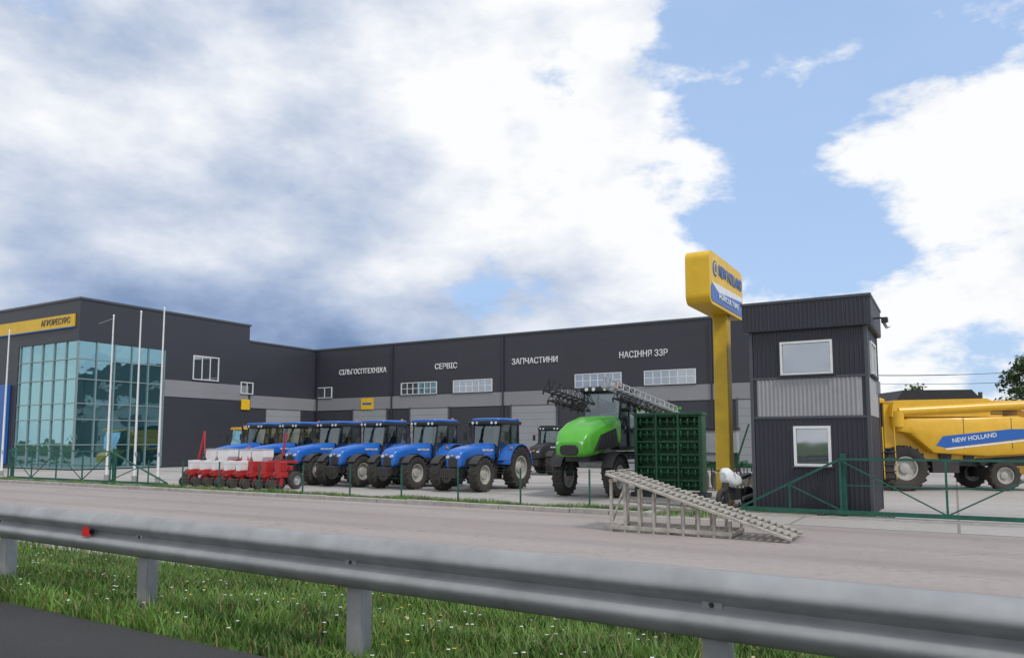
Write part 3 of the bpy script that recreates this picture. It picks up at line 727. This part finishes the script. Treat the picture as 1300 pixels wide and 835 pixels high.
for sx in (-1,1): mb.add([(sx*.61,.97,1.55),(sx*.69,2.22,1.55),(sx*.67,2.18,3.3),(sx*.66,1.07,3.3)],[(0,1,2,3)],CGLASS)
mb.add([(-.58,.94,2.35),(.58,.94,2.35),(.64,1.04,3.3),(-.64,1.04,3.3)],[(0,1,2,3)],CGLASS)
mb.obj("cab_glass",sp)
mb=MB()
def boom(x,ya,yb,za,zb,m,w=.42,h=.34):
    n=14
    def pt(f,dx,dz): return (x+dx, ya+(yb-ya)*f, za+(zb-za)*f+dz)
    tr=[(-w/2,0),(w/2,0),(0,h)]
    for dx,dz in tr: mb.bar(pt(0,dx,dz),pt(1,dx,dz),.04,.04,m)
    for i in range(n):
        f0,f1=i/n,(i+1)/n
        for a,bb in ((0,1),(1,2),(2,0)):
            mb.bar(pt(f0,*tr[a]),pt(f1,*tr[bb]),.022,.022,m)
            mb.bar(pt(f0,*tr[a]),pt(f0,*tr[bb]),.018,.018,m)
    for i in range(10):
        f=i/10; q=pt(f,-w/2,0); mb.box(q[0]-.02,q[0]+.02,q[1]-.02,q[1]+.02,q[2]-.12,q[2],BLACK)
boom(1.12,-1.3,5.2,3.30,2.70,GREYP,.36,.26); boom(1.12,-.4,5.2,3.0,2.45,BLACK,.3,.22)
boom(-1.15,-.5,5.2,3.3,2.7,BLACK); boom(-1.15,-.3,5.2,3.0,2.4,BLACK,.3,.22)
for x in (-.8,-.3,.3,.8): mb.bar((x,5.1,1.0),(x,5.1,3.0),.08,.08,LIME)
for z in (1.1,2.0,2.9): mb.bar((-1.3,5.1,z),(1.3,5.1,z),.08,.08,LIME)
mb.bar((-.45,4.4,1.3),(-.45,5.1,1.2),.1,.1,STEEL); mb.bar((.45,4.4,1.3),(.45,5.1,1.2),.1,.1,STEEL)
mb.obj("booms",sp)

# ------------------------------------------------------------------ folded harrow (dark green)
h=root("folded_harrow",(-7.6,22.5,0),R(4)); mb=MB()
for x in (-1.0,1.0): mb.box(x-.05,x+.05,-.25,.35,.05,2.55,DGREEN)
mb.box(-.95,.95,.2,.26,.2,2.5,DGREEN); mb.box(-1.08,1.08,-.3,.4,2.5,2.58,DGREEN); mb.box(-1.15,1.15,-.35,.55,.02,.14,STEEL)
for k in range(6):
    z=.35+k*.39
    mb.cyl((-.95,-.05,z),(.95,-.05,z),.05,DGREEN,10); mb.bar((-.95,-.2,z+.17),(.95,-.2,z+.17),.05,.05,DGREEN)
    for i in range(9):
        x=-.84+i*.21
        P=[]
        for j in range(7):
            a=R(-60+j*35); P.append((x,-.14-.13*math.cos(a),z+.14*math.sin(a)))
        for p,q in zip(P[:-1],P[1:]): mb.bar(p,q,.05,.02,DGREEN)
for x in (-.34,.34): mb.box(x-.03,x+.03,-.31,-.22,.1,2.5,DGREEN)
mb.bar((0,.3,1.0),(0,1.3,.5),.1,.1,DGREEN); mb.obj("frame",h,bevel=.006)
h=root("disc_harrow",(-7.6,26.8,0),R(8)); mb=MB()
for y in (-.7,.1,.9): mb.bar((-1.6,y,.85),(1.6,y,.85),.11,.11,DGREEN)
for x in (-1.2,0,1.2): mb.bar((x,-.8,.97),(x,1.0,.97),.1,.1,DGREEN)
for y in (-.7,.5):
    for i in range(13):
        x=-1.5+i*.25; T=Matrix.Translation((x,y,.32))@Matrix.Rotation(R(18),4,'Z'); mb.lathe([(.001,-.03),(.2,0),(.3,.04),(.31,.045),(.2,.01),(.001,-.02)],GALV2,T,18)
        mb.bar((x,y,.32),(x,y+.1,.82),.03,.05,BLACK)
mb.box(-1.0,1.0,-.3,.6,1.3,2.1,GREYP); mb.prism([(-.8,1.3),(.8,1.3),(.35,1.0),(-.35,1.0)],-.25,.55,GREYP,'y')
mb.box(-1.05,1.05,-.35,.65,2.1,2.2,STEEL)
for x in (-.95,.95): mb.bar((x,0,.9),(x,0,1.4),.08,.08,DGREEN); mb.bar((x,-.3,.9),(x*1.5,-.3,2.3),.06,.06,DGREEN)
mb.obj("frame",h,bevel=.006)

# ------------------------------------------------------------------ loading ramp
h=root("loading_ramp",(-.12,0,0)); mb=MB()
for (ya,yb) in ((13.35,13.75),(13.95,14.35)):
    A=(-5.65,0,1.08); B=(-2.3,0,.06)
    for y in (ya,yb): mb.bar((A[0],y,A[2]),(B[0],y,B[2]),.13,.045,GALV2) 
    n=30
    for i in range(n+1):
        f=i/n; x=A[0]+(B[0]-A[0])*f; z=A[2]+(B[2]-A[2])*f+.045
        mb.bar((x,ya+.02,z),(x,yb-.02,z),.05,.03,GALV2)
mb.obj("ramp_tracks",h,bevel=.004)
mb=MB()
for y in (13.42,14.25):
    mb.bar((-5.6,y,.08),(-3.3,y,.08),.07,.07,GALV2); 
    for i in range(9):
        x=-5.58+i*.28; zt=1.0-.304*(x+5.65); mb.bar((x,y,.0),(x,y,zt),.05,.06,GALV2)
    mb.bar((-5.6,y+.035,.5),(-4.0,y+.035,.45),.04,.04,GALV2)
for x in (-5.58,-4.46,-3.34): mb.bar((x,13.42,.06),(x,14.25,.06),.06,.06,GALV2)
mb.bar((-5.6,13.42,.95),(-5.6,14.25,.95),.06,.06,GALV2); mb.bar((-5.6,13.42,.1),(-5.6,14.25,.9),.04,.04,GALV2)
mb.obj("trestle",h,bevel=.004)

# ------------------------------------------------------------------ seed planter
h=root("seed_planter",(-23.1,19.25,0)); mb=MB()
mb.bar((-3.0,0,.75),(2.6,0,.75),.14,.14,RED); mb.bar((-2.6,.45,.95),(2.4,.45,.95),.1,.1,RED); mb.bar((-2.8,-.35,.5),(2.6,-.35,.5),.07,.07,RED)
for i in range(8):
    x=-2.35+i*.68
    mb.box(x-.14,x+.14,-.55,-.1,.42,.62,RED); mb.bar((x-.08,0,.72),(x-.08,-.6,.5),.04,.07,RED); mb.bar((x+.08,0,.78),(x+.08,-.6,.56),.04,.06,RED)
    mb.prism([(x-.12,.40),(x+.12,.40),(x+.08,.12),(x-.08,.12)],-.45,-.3,RED,'y')
    for sd in (-.07,.07):
        T=Matrix.Translation((x+sd,-.35,.22)); mb.lathe([(.001,-.01),(.2,-.01),(.2,.01),(.001,.01)],STEEL,T,18)
        T=Matrix.Translation((x+sd,-.75,.18)); mb.lathe([(.001,-.03),(.1,-.03),(.17,-.03),(.18,0),(.17,.03),(.1,.03),(.001,.03)],RUBBER,T,18)
    mb.bar((x,-.3,.4),(x,-.8,.22),.05,.05,RED)
mb.bar((-2.6,.0,.8),(-2.35,.1,2.1),.06,.06,RED); mb.bar((-2.35,.1,2.1),(-2.2,.0,1.2),.04,.04,RED); mb.bar((2.0,.0,.8),(2.2,.1,2.0),.06,.06,RED); mb.bar((2.2,.1,2.0),(2.05,.1,1.3),.04,.04,RED)
mb.bar((-.9,0,.75),(0,1.1,.55),.09,.09,RED); mb.bar((.9,0,.75),(0,1.1,.55),.09,.09,RED); mb.bar((-.3,0,.8),(0,.3,1.5),.07,.07,RED); mb.bar((.3,0,.8),(0,.3,1.5),.07,.07,RED)
mb.obj("frame",h,bevel=.006)
mb=MB()
for x in (-3.15,-1.5,1.2,2.7): mb.wheel((x,.1,.32),.32,.2,.16,rim=GREYP,lugs=0)
mb.obj("wheels",h)
mb=MB()
for x in (-1.95,-1.25,.0,.7):
    mb.prism([(x-.31,1.38),(x+.31,1.38),(x+.31,1.12),(x+.16,.86),(x-.16,.86),(x-.31,1.12)],.1,.58,WHITE,'y'); mb.box(x-.325,x+.325,.08,.60,1.38,1.42,GREYP)
for i in range(8):
    x=-2.35+i*.68
    mb.prism([(x-.15,.98),(x+.15,.98),(x+.11,.63),(x-.11,.63)],-.5,-.16,WHITE if i<5 else RED,'y')
mb.obj("hoppers",h,bevel=.02)

# ------------------------------------------------------------------ trees and background
LEAF=mat("foliage",(0.03,0.06,0.018),.6,var=.3,nscale=1.2,col2=(0.07,0.12,0.03)); BARK=mat("bark",(0.09,0.07,0.05),.9,var=.3,bump=.5)
def tree(name,loc,H,spread,N=2600,seed=1,ls=.17):
    rd=random.Random(seed); t=root(name,loc); mb=MB()
    mb.cyl((0,0,0),(.1,0,H*.45),H*.03,BARK,10,H*.02); mb.cyl((.1,0,H*.45),(0,.1,H*.85),H*.02,BARK,8,H*.006)
    cl=[]
    for i in range(16):
        a=i*2.4; z=H*(.32+.6*i/16); r=spread*(1-.55*abs(i/16-.35)/.65)*rd.uniform(.5,1)
        e=(r*math.cos(a),r*math.sin(a),z+rd.uniform(0,.08)*H); mb.cyl((.05,0,z-.08*H),e,H*.009,BARK,6,H*.003)
        cl.append((e,rd.uniform(.28,.5)*spread))
    cl.append(((0,0,H*.93),.3*spread)); mb.obj("trunk",t)
    V=[];F=[]
    for k in range(N):
        (cx,cy,cz),rad=rd.choice(cl)
        v=Vector((rd.gauss(0,1),rd.gauss(0,1),rd.gauss(0,1))).normalized()*rad*rd.uniform(.3,1.05)
        p=Vector((cx,cy,cz+v.z*-.1))+v; q=Matrix.Rotation(rd.uniform(0,6.3),3,Vector((rd.gauss(0,1),rd.gauss(0,1),rd.gauss(0,1))).normalized())
        o=len(V); s_=ls*rd.uniform(.6,1.3)
        V+=[tuple(p+q@Vector(u)*s_) for u in ((-1,0,0),(0,-.6,.1),(1,0,0),(0,.6,.1))]; F.append((o,o+1,o+2,o+3))
    me=bpy.data.meshes.new("crown"); me.from_pydata(V,[],F); me.materials.append(LEAF); o=bpy.data.objects.new("crown",me); sc.collection.objects.link(o); o.parent=t
tree("tree",(5.4,71,0),8.6,2.4,3500,3); tree("tree",(10.5,76,0),8.0,3.0,3000,5); tree("tree",(-2.9,82,0),6.9,2.4,2500,9)
V=[];F=[]; rd=random.Random(4)
for k in range(16000):
    x=rd.uniform(-160,120); top=5.2+1.6*math.sin(x*.21)+1.1*math.sin(x*.53+1)+.7*math.sin(x*1.3)
    z=top*math.sqrt(rd.random()); y=130+rd.uniform(-3,3); p=Vector((x,y,z)); o=len(V); s_=rd.uniform(.35,.8)
    q=Matrix.Rotation(rd.uniform(0,6.3),3,Vector((rd.gauss(0,1),rd.gauss(0,1),rd.gauss(0,1))).normalized())
    V+=[tuple(p+q@Vector(u)*s_) for u in ((-1,0,0),(0,-.8,.1),(1,0,0),(0,.8,.1))]; F.append((o,o+1,o+2,o+3))
me=bpy.data.meshes.new("distant_trees"); me.from_pydata(V,[],F); me.materials.append(LEAF); o=bpy.data.objects.new("distant_trees",me); sc.collection.objects.link(o)
pA=(-5.5,55); pB=(16,44)
for (x,y) in (pA,pB):
    u=root("utility_pole",(x,y,0)); mb=MB(); mb.cyl((0,0,0),(0,0,6.4),.13,CONC,10,.09); mb.bar((-.6,0,6.1),(.6,0,6.1),.07,.07,STEEL); mb.obj("post",u)
mb=MB()
for dz,dx in ((6.15,-.5),(6.15,.5),(5.6,0)):
    P=[]
    for i in range(17):
        f=i/16; P.append((pA[0]+(pB[0]-pA[0])*f+dx,pA[1]+(pB[1]-pA[1])*f,dz-1.0*4*f*(1-f)*.6))
    for a,bb in zip(P[:-1],P[1:]): mb.cyl(a,bb,.014,BLACK,5,caps=False)
mb.obj("power_lines")

# ------------------------------------------------------------------ world (sky with clouds)
w=bpy.data.worlds.new("World"); w.name="sky"; sc.world=w; w.use_nodes=True
w.cycles.sampling_method='MANUAL'; w.cycles.sample_map_resolution=512
nt=w.node_tree; N,L=nt.nodes,nt.links; N.clear()
SUN=Vector((.80,-.34,0)).normalized(); EL=R(50)
sd=Vector((SUN.x*math.cos(EL),SUN.y*math.cos(EL),math.sin(EL)))
out=N.new("ShaderNodeOutputWorld"); bg=N.new("ShaderNodeBackground"); bg.inputs[1].default_value=.1; L.new(bg.outputs[0],out.inputs[0])
sky=N.new("ShaderNodeTexSky"); sky.sky_type='NISHITA'; sky.sun_disc=False; sky.sun_elevation=EL; sky.sun_rotation=math.atan2(SUN.x,SUN.y)
sky.air_density=1.0; sky.dust_density=1.5; sky.ozone_density=1.2
tc=N.new("ShaderNodeTexCoord"); DIR=tc.outputs["Generated"]
def val(i,x):
    if isinstance(x,(int,float)): i.default_value=x
    else: L.new(x,i)
def M(op,a,b=None,c=None):
    n=N.new("ShaderNodeMath"); n.operation=op; val(n.inputs[0],a)
    if b is not None: val(n.inputs[1],b)
    if c is not None: val(n.inputs[2],c)
    return n.outputs[0]
def dot(v):
    n=N.new("ShaderNodeVectorMath"); n.operation='DOT_PRODUCT'; L.new(DIR,n.inputs[0]); n.inputs[1].default_value=v; return n.outputs["Value"]
def noise(scale,detail=8,rough=.6,off=(0,0,0),stretch=(1,1,2.0),dist=0):
    mp=N.new("ShaderNodeMapping"); mp.inputs["Location"].default_value=off; mp.inputs["Scale"].default_value=stretch; L.new(DIR,mp.inputs[0])
    n=N.new("ShaderNodeTexNoise"); n.inputs["Scale"].default_value=scale; n.inputs["Detail"].default_value=detail; n.inputs["Roughness"].default_value=rough; n.inputs["Distortion"].default_value=dist
    L.new(mp.outputs[0],n.inputs[0]); return n.outputs["Fac"]
def sstep(x,a,b,lo=0,hi=1):
    n=N.new("ShaderNodeMapRange"); n.interpolation_type='SMOOTHSTEP'; val(n.inputs[0],x); n.inputs[1].default_value=a; n.inputs[2].default_value=b; n.inputs[3].default_value=lo; n.inputs[4].default_value=hi; return n.outputs[0]
az=M('ARCTAN2',dot((CT,ST,0)),dot((-ST,CT,0))); el=M('ARCSINE',dot((0,0,1)))
wob=M('MULTIPLY',M('SUBTRACT',noise(4,2,.55,(5,2,1)),.5),.30)
azw=M('ADD',az,wob); elw=M('ADD',el,M('MULTIPLY',wob,-.6))
def blob(a0,e0,wa,we):
    x=M('DIVIDE',M('SUBTRACT',azw,a0),wa); y=M('DIVIDE',M('SUBTRACT',elw,e0),we)
    return M('EXPONENT',M('MULTIPLY',M('ADD',M('MULTIPLY',x,x),M('MULTIPLY',y,y)),-1))
def lin(*terms):
    o=None
    for k,x in terms:
        t=M('MULTIPLY',x,k); o=t if o is None else M('ADD',o,t)
    return o
n1=noise(4.2,8,.60,(0,0,0)); n2=noise(5.0,7,.56,(3,1,4)); n3=noise(2.0,2,.5,(9,1,2))
D=lin((1.3,n1),(.26,sstep(azw,.34,.14)),(-.16,blob(.34,.34,.13,.22)),(-.10,blob(.46,.54,.16,.07)),(.22,blob(.57,.36,.14,.11)),(.14,sstep(elw,.24,.08)),(.10,blob(.42,.17,.28,.05)))
cover=M('MAXIMUM',sstep(D,.60,.76),.06)
S=M('ADD',lin((1.45,n2),(.55,n3),(.35,M('SUBTRACT',n1,.5)),(-.58,blob(-.36,.11,.44,.13)),(-.08,blob(-.35,.5,.5,.3)),(.24,blob(.10,.32,.22,.30)),(.30,blob(.5,.2,.35,.3))),-.20)
rp=N.new("ShaderNodeValToRGB"); cr=rp.color_ramp
cr.elements[0].position=0.05; cr.elements[0].color=(.18,.27,.46,1); cr.elements[1].position=.98; cr.elements[1].color=(.98,.99,1.0,1)
e=cr.elements.new(.35); e.color=(.36,.46,.66,1); e=cr.elements.new(.62); e.color=(.60,.67,.80,1); e=cr.elements.new(.82); e.color=(.82,.86,.93,1)
L.new(S,rp.inputs[0])
def vscale(c,k):
    n=N.new("ShaderNodeVectorMath"); n.operation='SCALE'; L.new(c,n.inputs[0]); n.inputs["Scale"].default_value=k; return n.outputs[0]
hz=N.new("ShaderNodeMix"); hz.data_type='RGBA'; hz.inputs[0].default_value=.75; L.new(vscale(sky.outputs[0],1.8),hz.inputs[6]); hz.inputs[7].default_value=(4.0,5.9,9.2,1)
mx=N.new("ShaderNodeMix"); mx.data_type='RGBA'; L.new(cover,mx.inputs[0]); L.new(hz.outputs[2],mx.inputs[6]); L.new(vscale(rp.outputs[0],10.0),mx.inputs[7])
L.new(mx.outputs[2],bg.inputs[0])

sl=bpy.data.lights.new("sun",'SUN'); sl.energy=1.9; sl.angle=R(8); sl.color=(1,.95,.88)
so=bpy.data.objects.new("sun",sl); sc.collection.objects.link(so); so.rotation_euler=sd.to_track_quat('Z','Y').to_euler(); so.location=(0,0,50)

# ------------------------------------------------------------------ camera
cam=bpy.data.cameras.new("camera"); co=bpy.data.objects.new("camera",cam); sc.collection.objects.link(co)
co.location=(0,0,1.7); co.rotation_euler=(R(95),0,TH)
cam.sensor_width=36; cam.lens=950/1300*36; cam.shift_y=.0457; cam.clip_end=5000; cam.clip_start=.05
sc.camera=co
sc.view_settings.view_transform='Standard'; sc.view_settings.look='None'; sc.view_settings.exposure=0
